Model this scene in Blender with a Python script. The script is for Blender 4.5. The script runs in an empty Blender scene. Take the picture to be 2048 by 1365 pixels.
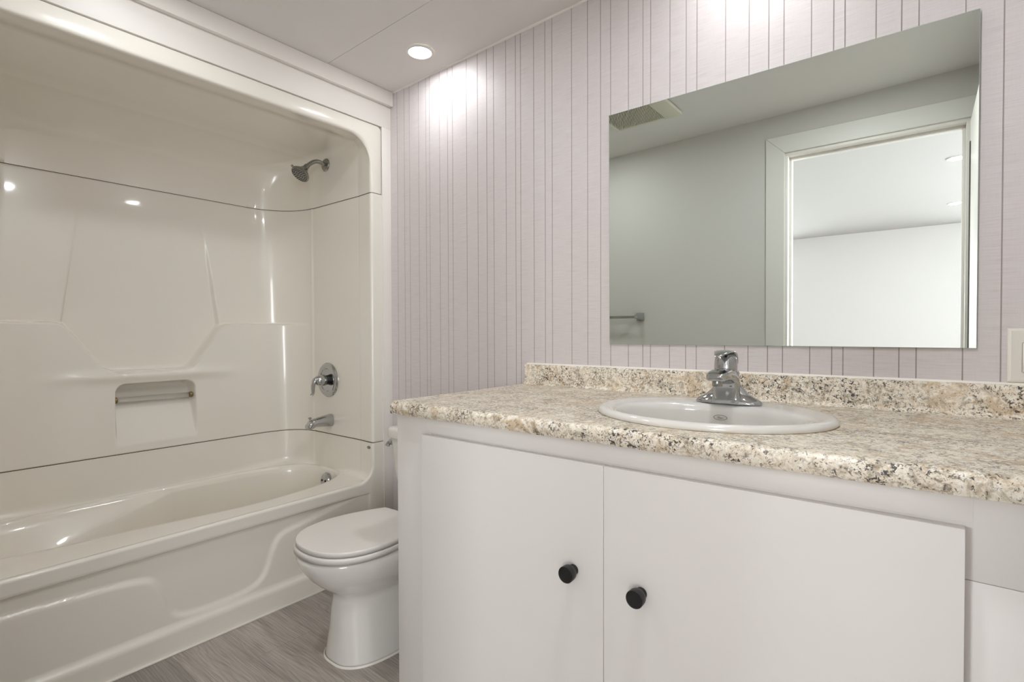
import bpy, bmesh, math, random
import numpy as np
from mathutils import Vector, Matrix

C = bpy.context.scene.collection
sc = bpy.context.scene
PI = math.pi

# ------------------------------------------------------------------ camera
cam_d = bpy.data.cameras.new('camera'); cam = bpy.data.objects.new('camera', cam_d); C.objects.link(cam)
F_ = Vector((-0.61980172, 0.78459836, -0.01585064)); R_ = Vector((0.78472566, 0.61983403, -0.00337822)); U_ = R_.cross(F_)
M = Matrix.Identity(4)
for i in range(3):
    M[i][0] = R_[i]; M[i][1] = U_[i]; M[i][2] = -F_[i]
M.translation = Vector((1.90887, -1.53, 1.03786))
cam.matrix_world = M
cam_d.sensor_width = 36.0; cam_d.sensor_fit = 'HORIZONTAL'; cam_d.lens = 36.0*1044.5/2048
cam_d.clip_start = 0.01; cam_d.clip_end = 100
sc.camera = cam

# ------------------------------------------------------------------ world, light, exposure
w = bpy.data.worlds.new('world'); sc.world = w; w.use_nodes = True
nt = w.node_tree; bg = nt.nodes['Background']
sky = nt.nodes.new('ShaderNodeTexSky'); sky.sky_type = 'HOSEK_WILKIE'; sky.turbidity = 4; sky.sun_direction = (0.3, 0.6, 0.7)
nt.links.new(sky.outputs[0], bg.inputs[0]); bg.inputs[1].default_value = 1.0
sc.view_settings.view_transform = 'Standard'; sc.view_settings.look = 'None'
sc.view_settings.exposure = 0.38; sc.view_settings.gamma = 1.0; sc.view_settings.use_curve_mapping = False
sc.cycles.max_bounces = 16; sc.cycles.diffuse_bounces = 10; sc.cycles.glossy_bounces = 6
sc.cycles.sample_clamp_indirect = 6.0; sc.cycles.caustics_reflective = False; sc.cycles.caustics_refractive = False
sc.cycles.use_denoising = True

def area_light(name, loc, size, energy, direction, color=(1, 1, 1)):
    l = bpy.data.lights.new(name, 'AREA'); l.shape = 'RECTANGLE'; l.size = size[0]; l.size_y = size[1]
    l.energy = energy; l.color = color
    o = bpy.data.objects.new(name, l); C.objects.link(o); o.location = loc
    o.rotation_euler = Vector(direction).to_track_quat('-Z', 'Y').to_euler()
    return o
WIN_E = 58.0
# added fill lights at unseen front-room windows, standing in for daylight
area_light('window_fill', (3.25, -6.16, 1.35), (1.1, 1.3), WIN_E*1.25, (0, 1, 0), (0.94, 0.97, 1.0))
area_light('window_fill', (-0.55, -6.16, 1.35), (1.1, 1.3), WIN_E*2.0, (0, 1, 0), (0.94, 0.97, 1.0))
area_light('window_fill', (4.06, -3.2, 1.25), (2.8, 1.6), WIN_E*2.6, (-1, 0, 0), (0.94, 0.97, 1.0))
SPOT_BATH = 1.2
SPOT_FILL = 2.6
SPOT_FILL_MID = 5.5
SPOT_HALL = 2.0

# ------------------------------------------------------------------ helpers
def make(name, V, Fc, m=None, parent=None, smooth=True, mats=None, midx=None):
    me = bpy.data.meshes.new(name)
    me.from_pydata([tuple(map(float, v)) for v in V], [], [tuple(map(int, f)) for f in Fc])
    me.update()
    if mats:
        for q in mats: me.materials.append(q)
        if midx is not None: me.polygons.foreach_set('material_index', list(midx))
    elif m: me.materials.append(m)
    me.polygons.foreach_set('use_smooth', [smooth]*len(me.polygons))
    o = bpy.data.objects.new(name, me); C.objects.link(o)
    if parent: o.parent = parent
    return o

def from_bm(name, bm, m=None, parent=None, smooth=False, angle=None):
    bmesh.ops.recalc_face_normals(bm, faces=bm.faces)
    me = bpy.data.meshes.new(name); bm.to_mesh(me); bm.free()
    if m: me.materials.append(m)
    me.polygons.foreach_set('use_smooth', [smooth]*len(me.polygons))
    if angle:
        try: me.set_sharp_from_angle(angle=angle)
        except Exception: pass
    o = bpy.data.objects.new(name, me); C.objects.link(o)
    if parent: o.parent = parent
    return o

def bm_box(bm, x0, x1, y0, y1, z0, z1, bev=0.0, seg=2):
    t = bmesh.new()
    vs = [t.verts.new((x, y, z)) for x in (x0, x1) for y in (y0, y1) for z in (z0, z1)]
    for f in ((0,1,3,2),(4,6,7,5),(0,4,5,1),(2,3,7,6),(0,2,6,4),(1,5,7,3)): t.faces.new([vs[i] for i in f])
    if bev > 0: bmesh.ops.bevel(t, geom=t.edges[:], offset=bev, segments=seg, affect='EDGES', profile=0.5)
    tmp = bpy.data.meshes.new('tmp'); t.to_mesh(tmp); t.free(); bm.from_mesh(tmp); bpy.data.meshes.remove(tmp)

def box(name, x0, x1, y0, y1, z0, z1, m, parent=None, bev=0.0, seg=2):
    bm = bmesh.new(); bm_box(bm, x0, x1, y0, y1, z0, z1, bev, seg)
    return from_bm(name, bm, m, parent, smooth=bev > 0, angle=math.radians(40) if bev > 0 else None)

def boxes(name, L, m, parent=None, bev=0.0):
    bm = bmesh.new()
    for b in L: bm_box(bm, *b, bev=bev)
    return from_bm(name, bm, m, parent, smooth=bev > 0, angle=math.radians(40) if bev > 0 else None)

def loft(name, rings, m, parent=None, closed=True, cap0=False, cap1=False, flip=False, smooth=True, angle=None):
    n = len(rings[0]); V = [v for r in rings for v in r]; Fc = []
    for k in range(len(rings)-1):
        for i in range(n if closed else n-1):
            j = (i+1) % n
            f = (k*n+i, k*n+j, (k+1)*n+j, (k+1)*n+i)
            Fc.append(f[::-1] if flip else f)
    if cap0:
        c = list(range(n)); Fc.append(tuple(c if flip else c[::-1]))
    if cap1:
        c = [(len(rings)-1)*n+i for i in range(n)]; Fc.append(tuple(c[::-1] if flip else c))
    o = make(name, V, Fc, m, parent, smooth)
    if angle:
        try: o.data.set_sharp_from_angle(angle=angle)
        except Exception: pass
    return o

def superell(cx, cy, a, b, n, N, z, a2=None):
    out = []
    for i in range(N):
        t = 2*PI*i/N; c, s = math.cos(t), math.sin(t)
        aa = a if (c >= 0 or a2 is None) else a2
        out.append((cx+aa*math.copysign(abs(c)**(2/n), c), cy+b*math.copysign(abs(s)**(2/n), s), z))
    return out

def lathe(name, prof, m, parent=None, axis=(0, 0, 1), origin=(0, 0, 0), N=40, cap0=True, cap1=True, angle=math.radians(35)):
    """prof: list of (radius, height along axis)"""
    q = Vector((0, 0, 1)).rotation_difference(Vector(axis).normalized()); o = Vector(origin)
    rings = []
    for r, h in prof:
        rings.append([tuple(o + q @ Vector((r*math.cos(2*PI*i/N), r*math.sin(2*PI*i/N), h))) for i in range(N)])
    return loft(name, rings, m, parent, True, cap0, cap1, False, True, angle)

def tube(name, pts, rad, m, parent=None, N=16, cap=True, flat=None):
    """tube along pts; rad: number or list"""
    P = [Vector(p) for p in pts]; n = len(P)
    if not isinstance(rad, (list, tuple)): rad = [rad]*n
    rings = []; up = None
    for i in range(n):
        t = (P[min(i+1, n-1)]-P[max(i-1, 0)]).normalized()
        if up is None:
            up = Vector((0, 0, 1)) if abs(t.z) < .9 else Vector((1, 0, 0))
        a = t.cross(up)
        if a.length < 1e-6: a = t.cross(Vector((1, 0, 0)))
        a.normalize(); b = a.cross(t).normalized(); up = b
        ra = rad[i] if not isinstance(rad[i], (tuple, list)) else rad[i][0]
        rb = rad[i] if not isinstance(rad[i], (tuple, list)) else rad[i][1]
        rings.append([tuple(P[i]+a*ra*math.cos(2*PI*k/N)+b*rb*math.sin(2*PI*k/N)) for k in range(N)])
    return loft(name, rings, m, parent, True, cap, cap, False, True, math.radians(50))

def bezier(p0, p1, p2, p3, n):
    out = []
    for i in range(n):
        t = i/(n-1); u = 1-t
        out.append(tuple(u**3*a+3*u*u*t*b+3*u*t*t*c+t**3*d for a, b, c, d in zip(p0, p1, p2, p3)))
    return out

def empty(name, loc, label=None, cat=None, group=None, kind=None):
    o = bpy.data.objects.new(name, None); C.objects.link(o); o.location = loc; o.empty_display_size = .05
    return tag(o, label, cat, group, kind)

def tag(o, label=None, cat=None, group=None, kind=None):
    if label: o['label'] = label
    if cat: o['category'] = cat
    if group: o['group'] = group
    if kind: o['kind'] = kind
    return o

def adopt(root):
    """parts were built in world coordinates: keep them there under an Empty that stands at the thing's base"""
    mi = Matrix.Translation(root.location).inverted()
    for ch in root.children:
        if ch.type in {'MESH', 'LIGHT'}: ch.matrix_parent_inverse = mi

def sstep(a, b, x):
    t = np.clip((x-a)/(b-a), 0, 1); return t*t*(3-2*t)

# ------------------------------------------------------------------ materials
def lin(c): return tuple((x/255/12.92 if x/255 <= .04045 else ((x/255+.055)/1.055)**2.4) for x in c)

def pmat(name, rgb, rough=0.5, metal=0.0, coat=0.0, spec=0.5, coat_rough=0.05, vary=0.0, vscale=6.0, bump=0.0, bscale=200.0):
    m = bpy.data.materials.new(name); m.use_nodes = True; nt = m.node_tree
    b = nt.nodes['Principled BSDF']; c = lin(rgb)
    b.inputs['Base Color'].default_value = (*c, 1); b.inputs['Roughness'].default_value = rough
    b.inputs['Metallic'].default_value = metal; b.inputs['Coat Weight'].default_value = coat
    b.inputs['Coat Roughness'].default_value = coat_rough; b.inputs['Specular IOR Level'].default_value = spec
    tc = nt.nodes.new('ShaderNodeTexCoord')
    if vary > 0:
        nz = nt.nodes.new('ShaderNodeTexNoise'); nz.inputs['Scale'].default_value = vscale; nz.inputs['Detail'].default_value = 6
        nt.links.new(tc.outputs['Object'], nz.inputs['Vector'])
        mx = nt.nodes.new('ShaderNodeMix'); mx.data_type = 'RGBA'
        mx.inputs[6].default_value = (*[x*(1-vary) for x in c], 1); mx.inputs[7].default_value = (*[min(1, x*(1+vary)) for x in c], 1)
        nt.links.new(nz.outputs['Fac'], mx.inputs[0]); nt.links.new(mx.outputs[2], b.inputs['Base Color'])
    if bump > 0:
        n2 = nt.nodes.new('ShaderNodeTexNoise'); n2.inputs['Scale'].default_value = bscale; n2.inputs['Detail'].default_value = 3
        nt.links.new(tc.outputs['Object'], n2.inputs['Vector'])
        bp = nt.nodes.new('ShaderNodeBump'); bp.inputs['Strength'].default_value = bump; bp.inputs['Distance'].default_value = .002
        nt.links.new(n2.outputs['Fac'], bp.inputs['Height']); nt.links.new(bp.outputs['Normal'], b.inputs['Normal'])
    return m

def ramp(nt, stops, interp='LINEAR'):
    r = nt.nodes.new('ShaderNodeValToRGB'); r.color_ramp.interpolation = interp
    e = r.color_ramp.elements
    while len(e) > 1: e.remove(e[0])
    e[0].position = stops[0][0]; e[0].color = (*stops[0][1], 1)
    for p, c in stops[1:]:
        x = e.new(p); x.color = (*c, 1)
    return r

ACRYLIC = pmat('bone_acrylic', (230, 226, 217), 0.22, coat=0.6, vary=.025, vscale=3)
PORCELAIN = pmat('white_porcelain', (219, 217, 212), 0.12, coat=0.5, vary=.01)
SEATPL = pmat('white_seat_plastic', (222, 219, 215), 0.28, vary=.01)
CABINET = pmat('white_cabinet_paint', (226, 223, 220), 0.42, vary=.012, vscale=5, bump=.05, bscale=60)
TRIM = pmat('white_trim_paint', (229, 225, 220), 0.45, vary=.012, bump=.04, bscale=50)
CEIL = pmat('ceiling_paint', (224, 222, 220), 0.75, vary=.012, bump=.06, bscale=160)
WALLP = pmat('plain_wall_paint', (206, 204, 200), 0.8, vary=.012, bump=.06, bscale=160)
CASING = pmat('casing_paint', (219, 217, 213), 0.5, vary=.01)
HALLP = pmat('front_room_paint', (209, 206, 205), 0.8, vary=.008)
CHROME = pmat('chrome', (186, 187, 188), 0.06, metal=1.0, vary=.02)
CHROME_SAT = pmat('satin_chrome', (158, 158, 154), 0.16, metal=1.0, vary=.04, vscale=30)
BLACKMETAL = pmat('black_metal', (22, 21, 21), 0.42, vary=.1, vscale=40)
DARKRUB = pmat('dark_rubber', (52, 52, 54), 0.6, vary=.1, vscale=40)
GROUT = pmat('brown_seam_grime', (84, 68, 48), 0.85, vary=.35, vscale=14)
SEAMDK = pmat('dark_seam', (58, 52, 44), 0.9, vary=.2, vscale=20)
CAULK = pmat('white_caulk', (232, 228, 220), 0.5, vary=.03, vscale=20)
BRASS = pmat('tarnished_brass', (134, 112, 66), 0.4, metal=.5, vary=.25, vscale=90)
SWITCHPL = pmat('switch_plastic', (222, 217, 208), 0.35, vary=.01)
VENTPL = pmat('ivory_vent_plastic', (214, 212, 196), 0.5, vary=.02)
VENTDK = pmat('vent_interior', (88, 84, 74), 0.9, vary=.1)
REDDOT = pmat('red_indicator', (140, 20, 34), 0.3, vary=.05)
LOGOGREY = pmat('grey_printed_ring', (150, 145, 136), 0.35, vary=.06, vscale=60)

def clear_acrylic():
    m = bpy.data.materials.new('clear_acrylic'); m.use_nodes = True; nt = m.node_tree; b = nt.nodes['Principled BSDF']
    b.inputs['Base Color'].default_value = (.98, .97, .95, 1); b.inputs['Roughness'].default_value = .06
    b.inputs['Transmission Weight'].default_value = 1.0; b.inputs['IOR'].default_value = 1.25
    nz = nt.nodes.new('ShaderNodeTexNoise'); nz.inputs['Scale'].default_value = 30
    mr = nt.nodes.new('ShaderNodeMapRange'); mr.inputs[3].default_value = .03; mr.inputs[4].default_value = .12
    nt.links.new(nz.outputs['Fac'], mr.inputs[0]); nt.links.new(mr.outputs[0], b.inputs['Roughness'])
    return m
CLEAR = clear_acrylic()

def mirror_mat():
    m = bpy.data.materials.new('mirror_silver'); m.use_nodes = True; nt = m.node_tree; b = nt.nodes['Principled BSDF']
    b.inputs['Base Color'].default_value = (.80, .86, .82, 1); b.inputs['Metallic'].default_value = 1
    tc = nt.nodes.new('ShaderNodeTexCoord')
    nz = nt.nodes.new('ShaderNodeTexNoise'); nz.inputs['Scale'].default_value = 9; nz.inputs['Detail'].default_value = 5
    nt.links.new(tc.outputs['Object'], nz.inputs['Vector'])
    mr = nt.nodes.new('ShaderNodeMapRange'); mr.inputs[1].default_value = .45; mr.inputs[2].default_value = .9
    mr.inputs[3].default_value = .0; mr.inputs[4].default_value = .03
    nt.links.new(nz.outputs['Fac'], mr.inputs[0]); nt.links.new(mr.outputs[0], b.inputs['Roughness'])
    return m
MIRROR = mirror_mat()
GLASSEDGE = pmat('glass_edge', (176, 192, 182), 0.2, vary=.03)

def emit(name, rgb, strength):
    m = bpy.data.materials.new(name); m.use_nodes = True; nt = m.node_tree; b = nt.nodes['Principled BSDF']
    b.inputs['Base Color'].default_value = (1, 1, 1, 1)
    b.inputs['Emission Color'].default_value = (*rgb, 1); b.inputs['Emission Strength'].default_value = strength
    return m
LENS = emit('lit_lens', (1, .96, .9), 9.0)

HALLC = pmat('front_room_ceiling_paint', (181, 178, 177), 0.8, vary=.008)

def panel_mat():
    """pale mauve vinyl panel with a woven linen print"""
    m = bpy.data.materials.new('linen_wall_panel'); m.use_nodes = True; nt = m.node_tree; b = nt.nodes['Principled BSDF']
    tc = nt.nodes.new('ShaderNodeTexCoord')
    mp = nt.nodes.new('ShaderNodeMapping'); mp.inputs['Scale'].default_value = (14, 14, 420)
    nt.links.new(tc.outputs['Object'], mp.inputs['Vector'])
    n1 = nt.nodes.new('ShaderNodeTexNoise'); n1.inputs['Scale'].default_value = 1.0; n1.inputs['Detail'].default_value = 4
    n1.inputs['Roughness'].default_value = .65
    nt.links.new(mp.outputs[0], n1.inputs['Vector'])
    mp2 = nt.nodes.new('ShaderNodeMapping'); mp2.inputs['Scale'].default_value = (520, 60, 26)
    nt.links.new(tc.outputs['Object'], mp2.inputs['Vector'])
    n2 = nt.nodes.new('ShaderNodeTexNoise'); n2.inputs['Scale'].default_value = 1.0; n2.inputs['Detail'].default_value = 2
    nt.links.new(mp2.outputs[0], n2.inputs['Vector'])
    mixf = nt.nodes.new('ShaderNodeMix'); mixf.data_type = 'FLOAT'; mixf.inputs[0].default_value = .18
    nt.links.new(n1.outputs['Fac'], mixf.inputs[2]); nt.links.new(n2.outputs['Fac'], mixf.inputs[3])
    r = ramp(nt, [(.34, lin((198, 190, 190))), (.46, lin((207, 200, 200))), (.62, lin((212, 206, 206)))])
    nt.links.new(mixf.outputs[0], r.inputs[0]); nt.links.new(r.outputs[0], b.inputs['Base Color'])
    b.inputs['Roughness'].default_value = .48
    bp = nt.nodes.new('ShaderNodeBump'); bp.inputs['Strength'].default_value = .08; bp.inputs['Distance'].default_value = .001
    nt.links.new(mixf.outputs[0], bp.inputs['Height']); nt.links.new(bp.outputs['Normal'], b.inputs['Normal'])
    return m
PANEL = panel_mat()
GROOVE = pmat('panel_groove', (168, 157, 155), 0.8, vary=.06, vscale=20)

def granite_mat():
    m = bpy.data.materials.new('granite_laminate'); m.use_nodes = True; nt = m.node_tree; b = nt.nodes['Principled BSDF']
    L = nt.links
    tc = nt.nodes.new('ShaderNodeTexCoord')
    def noise(scale, detail=5, rough=.6, dist=0.0, off=(0, 0, 0)):
        mp = nt.nodes.new('ShaderNodeMapping'); mp.inputs['Location'].default_value = off
        L.new(tc.outputs['Object'], mp.inputs['Vector'])
        n = nt.nodes.new('ShaderNodeTexNoise'); n.inputs['Scale'].default_value = scale; n.inputs['Detail'].default_value = detail
        n.inputs['Roughness'].default_value = rough; n.inputs['Distortion'].default_value = dist
        L.new(mp.outputs[0], n.inputs['Vector']); return n
    def mix(fac, a, c):
        x = nt.nodes.new('ShaderNodeMix'); x.data_type = 'RGBA'
        L.new(fac, x.inputs[0])
        if isinstance(a, tuple): x.inputs[6].default_value = (*a, 1)
        else: L.new(a, x.inputs[6])
        if isinstance(c, tuple): x.inputs[7].default_value = (*c, 1)
        else: L.new(c, x.inputs[7])
        return x.outputs[2]
    def thr(n, lo, hi, inv=False):
        r = nt.nodes.new('ShaderNodeMapRange'); r.inputs[1].default_value = lo; r.inputs[2].default_value = hi
        r.interpolation_type = 'SMOOTHSTEP'; L.new(n, r.inputs[0]); return r.outputs[0]
    def mul(a, c):
        x = nt.nodes.new('ShaderNodeMath'); x.operation = 'MULTIPLY'; L.new(a, x.inputs[0])
        if isinstance(c, float): x.inputs[1].default_value = c
        else: L.new(c, x.inputs[1])
        return x.outputs[0]
    base = ramp(nt, [(.34, lin((182, 166, 142))), (.44, lin((218, 207, 187))), (.54, lin((232, 224, 208))), (.64, lin((240, 236, 227)))])
    L.new(noise(85, 7, .72, .5).outputs['Fac'], base.inputs[0])
    col = base.outputs[0]
    col = mix(mul(thr(noise(17, 6, .68, .7, (3, 1, 7)).outputs['Fac'], .52, .62), .62), col, lin((192, 164, 126)))
    col = mix(mul(thr(noise(24, 6, .7, .8, (9, 4, 2)).outputs['Fac'], .54, .64), .6), col, lin((150, 138, 118)))
    # grey-brown crystals gathered in drifts
    cl = thr(noise(13, 5, .65, .6, (1, 8, 5)).outputs['Fac'], .40, .60)
    sp = thr(noise(130, 5, .7, .6, (5, 5, 1)).outputs['Fac'], .50, .58)
    col = mix(mul(mul(sp, cl), .72), col, lin((116, 104, 86)))
    # near black flecks in clusters
    cl2 = thr(noise(15, 5, .68, .7, (12, 3, 9)).outputs['Fac'], .43, .57)
    sp2 = thr(noise(165, 4, .62, .8, (2, 7, 3)).outputs['Fac'], .545, .585)
    col = mix(mul(mul(sp2, cl2), .95), col, lin((48, 44, 44)))
    sp3 = thr(noise(210, 3, .55, .5, (6, 2, 8)).outputs['Fac'], .62, .66)
    col = mix(mul(sp3, .8), col, lin((78, 70, 64)))
    # white quartz flecks
    wh = thr(noise(90, 5, .6, .5, (7, 7, 7)).outputs['Fac'], .58, .66)
    col = mix(mul(wh, .45), col, lin((240, 236, 228)))
    L.new(col, b.inputs['Base Color']); b.inputs['Roughness'].default_value = .38
    return m
GRANITE = granite_mat()

def plank_mat():
    m = bpy.data.materials.new('grey_oak_plank_vinyl'); m.use_nodes = True; nt = m.node_tree; b = nt.nodes['Principled BSDF']; L = nt.links
    tc = nt.nodes.new('ShaderNodeTexCoord'); sx = nt.nodes.new('ShaderNodeSeparateXYZ'); L.new(tc.outputs['Object'], sx.inputs[0])
    def math_(op, a, c=None):
        x = nt.nodes.new('ShaderNodeMath'); x.operation = op
        if isinstance(a, float): x.inputs[0].default_value = a
        else: L.new(a, x.inputs[0])
        if c is not None:
            if isinstance(c, float): x.inputs[1].default_value = c
            else: L.new(c, x.inputs[1])
        return x.outputs[0]
    W = .178
    yy = math_('DIVIDE', math_('ADD', sx.outputs[1], .55+W*20), W)
    row = math_('FLOOR', yy); fy = math_('FRACT', yy)
    xx = math_('DIVIDE', math_('ADD', sx.outputs[0], math_('MULTIPLY', row, .437)), 1.22)
    colr = math_('FLOOR', xx); fx = math_('FRACT', xx)
    cell = nt.nodes.new('ShaderNodeCombineXYZ'); L.new(row, cell.inputs[0]); L.new(colr, cell.inputs[1])
    wn = nt.nodes.new('ShaderNodeTexWhiteNoise'); L.new(cell.outputs[0], wn.inputs['Vector'])
    # grain coordinates: shift per plank
    cv = nt.nodes.new('ShaderNodeCombineXYZ')
    L.new(math_('ADD', math_('MULTIPLY', sx.outputs[0], 1.0), math_('MULTIPLY', wn.outputs['Value'], 37.0)), cv.inputs[0])
    L.new(math_('ADD', math_('MULTIPLY', sx.outputs[1], 1.0), math_('MULTIPLY', row, 3.3)), cv.inputs[1])
    # cathedral figure: straight grain lines pushed aside by slow noise and knots
    mp = nt.nodes.new('ShaderNodeMapping'); mp.inputs['Scale'].default_value = (2.0, 7.0, 1); L.new(cv.outputs[0], mp.inputs['Vector'])
    n1 = nt.nodes.new('ShaderNodeTexNoise'); n1.inputs['Scale'].default_value = 1.0; n1.inputs['Detail'].default_value = 3; n1.inputs['Roughness'].default_value = .4
    L.new(mp.outputs[0], n1.inputs['Vector'])
    mp4 = nt.nodes.new('ShaderNodeMapping'); mp4.inputs['Scale'].default_value = (3.4, 8.5, 1); L.new(cv.outputs[0], mp4.inputs['Vector'])
    vo = nt.nodes.new('ShaderNodeTexVoronoi'); vo.inputs['Scale'].default_value = 1.0; L.new(mp4.outputs[0], vo.inputs['Vector'])
    push = math_('MULTIPLY', math_('POWER', 2.718, math_('MULTIPLY', vo.outputs['Distance'], -5.0)), 5.0)
    rings = math_('FRACT', math_('ADD', math_('ADD', math_('MULTIPLY', sx.outputs[1], 110.0), math_('MULTIPLY', n1.outputs['Fac'], 12.0)), push))
    ringr = ramp(nt, [(0, (.52,)*3), (.22, (.95,)*3), (.6, (1, 1, 1)), (.86, (.86,)*3), (1, (.52,)*3)]); L.new(rings, ringr.inputs[0])
    # fine fibres
    mp2 = nt.nodes.new('ShaderNodeMapping'); mp2.inputs['Scale'].default_value = (9, 260, 1); L.new(cv.outputs[0], mp2.inputs['Vector'])
    n2 = nt.nodes.new('ShaderNodeTexNoise'); n2.inputs['Scale'].default_value = 1; n2.inputs['Detail'].default_value = 4; L.new(mp2.outputs[0], n2.inputs['Vector'])
    mp3 = nt.nodes.new('ShaderNodeMapping'); mp3.inputs['Scale'].default_value = (3, 30, 1); L.new(cv.outputs[0], mp3.inputs['Vector'])
    n3 = nt.nodes.new('ShaderNodeTexNoise'); n3.inputs['Scale'].default_value = 1; n3.inputs['Detail'].default_value = 5; L.new(mp3.outputs[0], n3.inputs['Vector'])
    base = ramp(nt, [(.3, lin((144, 137, 130))), (.5, lin((178, 170, 163))), (.7, lin((203, 195, 188)))])
    s = math_('ADD', math_('MULTIPLY', n2.outputs['Fac'], .55), math_('MULTIPLY', n3.outputs['Fac'], .45)); L.new(s, base.inputs[0])
    mr = nt.nodes.new('ShaderNodeMix'); mr.data_type = 'RGBA'; mr.blend_type = 'MULTIPLY'; mr.inputs[0].default_value = .42
    L.new(base.outputs[0], mr.inputs[6]); L.new(ringr.outputs[0], mr.inputs[7])
    # knots
    kn = ramp(nt, [(0, (.35, .33, .31)), (.04, (.6, .58, .56)), (.08, (.85, .84, .83)), (.15, (1, 1, 1))]); L.new(vo.outputs['Distance'], kn.inputs[0])
    mk = nt.nodes.new('ShaderNodeMix'); mk.data_type = 'RGBA'; mk.blend_type = 'MULTIPLY'; mk.inputs[0].default_value = .8
    L.new(mr.outputs[2], mk.inputs[6]); L.new(kn.outputs[0], mk.inputs[7])
    # plank tone
    pt = ramp(nt, [(0, (.66,)*3), (1, (1.04,)*3)]); L.new(wn.outputs['Value'], pt.inputs[0])
    mt = nt.nodes.new('ShaderNodeMix'); mt.data_type = 'RGBA'; mt.blend_type = 'MULTIPLY'; mt.inputs[0].default_value = 1
    L.new(mk.outputs[2], mt.inputs[6]); L.new(pt.outputs[0], mt.inputs[7])
    # joints
    e1 = math_('LESS_THAN', math_('MINIMUM', fy, math_('SUBTRACT', 1.0, fy)), .005)
    e2 = math_('LESS_THAN', fx, .0012)
    mj = nt.nodes.new('ShaderNodeMix'); mj.data_type = 'RGBA'; L.new(math_('MULTIPLY', math_('MAXIMUM', e1, e2), .35), mj.inputs[0])
    L.new(mt.outputs[2], mj.inputs[6]); mj.inputs[7].default_value = (*lin((84, 77, 70)), 1)
    L.new(mj.outputs[2], b.inputs['Base Color']); b.inputs['Roughness'].default_value = .5
    return m
PLANK = plank_mat()

# ------------------------------------------------------------------ setting
def zc(x): return 2.121 + 0.022*x          # the ceiling rises slightly to the right
XR = 2.17; YF = -1.50                       # right wall, front wall (with the door)
ST = 'structure'

# floor of bathroom and front room
tag(box('floor', -0.80, 4.05, -6.2, 0.02, -0.03, 0.0, PLANK), kind=ST)

# back wall: panels with routed grooves at irregular spacing
GX = [.0486, .0961, .1311, .1907, .2366, .259, .3196, .367, .3952, .4734, .5326, .5796, .6145, .6745, .7204, .7439, .8032, .8521,
      .8821, .9619, 1.024, 1.0726, 1.109, 1.171, 1.2199, 1.2449, 1.3056, 1.3546, 1.3859, 1.4659, 1.5278, 1.5772, 1.6138, 1.6771,
      1.7259, 1.7498, 1.8129, 1.8618, 1.8939, 1.9754, 2.0375, 2.0860, 2.1220]
def panel_wall():
    xs = []; ids = []
    gw, gd = .0012, .0011
    prof = [(-.80, 0)]
    for g in GX:
        prof += [(g-gw, 0), (g-gw*.45, gd), (g+gw*.45, gd), (g+gw, 0)]; ids += [0, 1, 1, 1]
    prof += [(XR, 0)]; ids += [0]
    V = []
    for x, y in prof: V += [(x, y, 0.0), (x, y, 2.20)]
    Fc = []
    for i in range(len(prof)-1): Fc.append((2*i, 2*i+2, 2*i+3, 2*i+1))
    n = len(V)
    V += [(-.80, .04, 0), (XR, .04, 0), (XR, .04, 2.2), (-.80, .04, 2.2)]
    Fc.append((n, n+3, n+2, n+1)); ids.append(0)
    a, bq = 0, 2*(len(prof)-1)
    Fc.append((a, a+1, n+3, n)); ids.append(0)
    Fc.append((bq, n+1, n+2, bq+1)); ids.append(0)
    Fc.append(tuple([2*i+1 for i in range(len(prof))] + [n+2, n+3])); ids.append(0)
    return make('wall_back', V, Fc, smooth=False, mats=[PANEL, GROOVE], midx=ids)
tag(panel_wall(), kind=ST)

# ceiling: two sheets with a narrow joint, following the slight rise
def ceiling():
    bm = bmesh.new()
    def slab(y0, y1, dz=0.0, th=.03):
        vs = [bm.verts.new((x, y, zc(x)+z)) for x in (-.80, XR+.05) for y in (y0, y1) for z in (dz, dz+th)]
        for f in ((0,1,3,2),(4,6,7,5),(0,4,5,1),(2,3,7,6),(0,2,6,4),(1,5,7,3)): bm.faces.new([vs[i] for i in f])
    slab(-.3265, .04); slab(YF-.05, -.3285); slab(-.36, -.29, .006)
    return from_bm('ceiling', bm, CEIL)
tag(ceiling(), kind=ST)

# front wall with doorway, right wall, alcove wall behind the tub
DX0, DX1, DZ = 1.350, 2.045, 1.930
tag(boxes('wall_front', [(-.80, DX0-.02, YF-.10, YF, 0, 2.3), (DX1+.02, XR+.05, YF-.10, YF, 0, 2.3), (DX0-.02, DX1+.02, YF-.10, YF, DZ+.02, 2.3)], WALLP), kind=ST)
tag(box('wall_right', XR, XR+.05, YF, .04, 0, 2.3, WALLP), kind=ST)
tag(box('wall_left', -.85, -.80, YF-.1, .04, 0, 2.3, WALLP), kind=ST)
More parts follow.
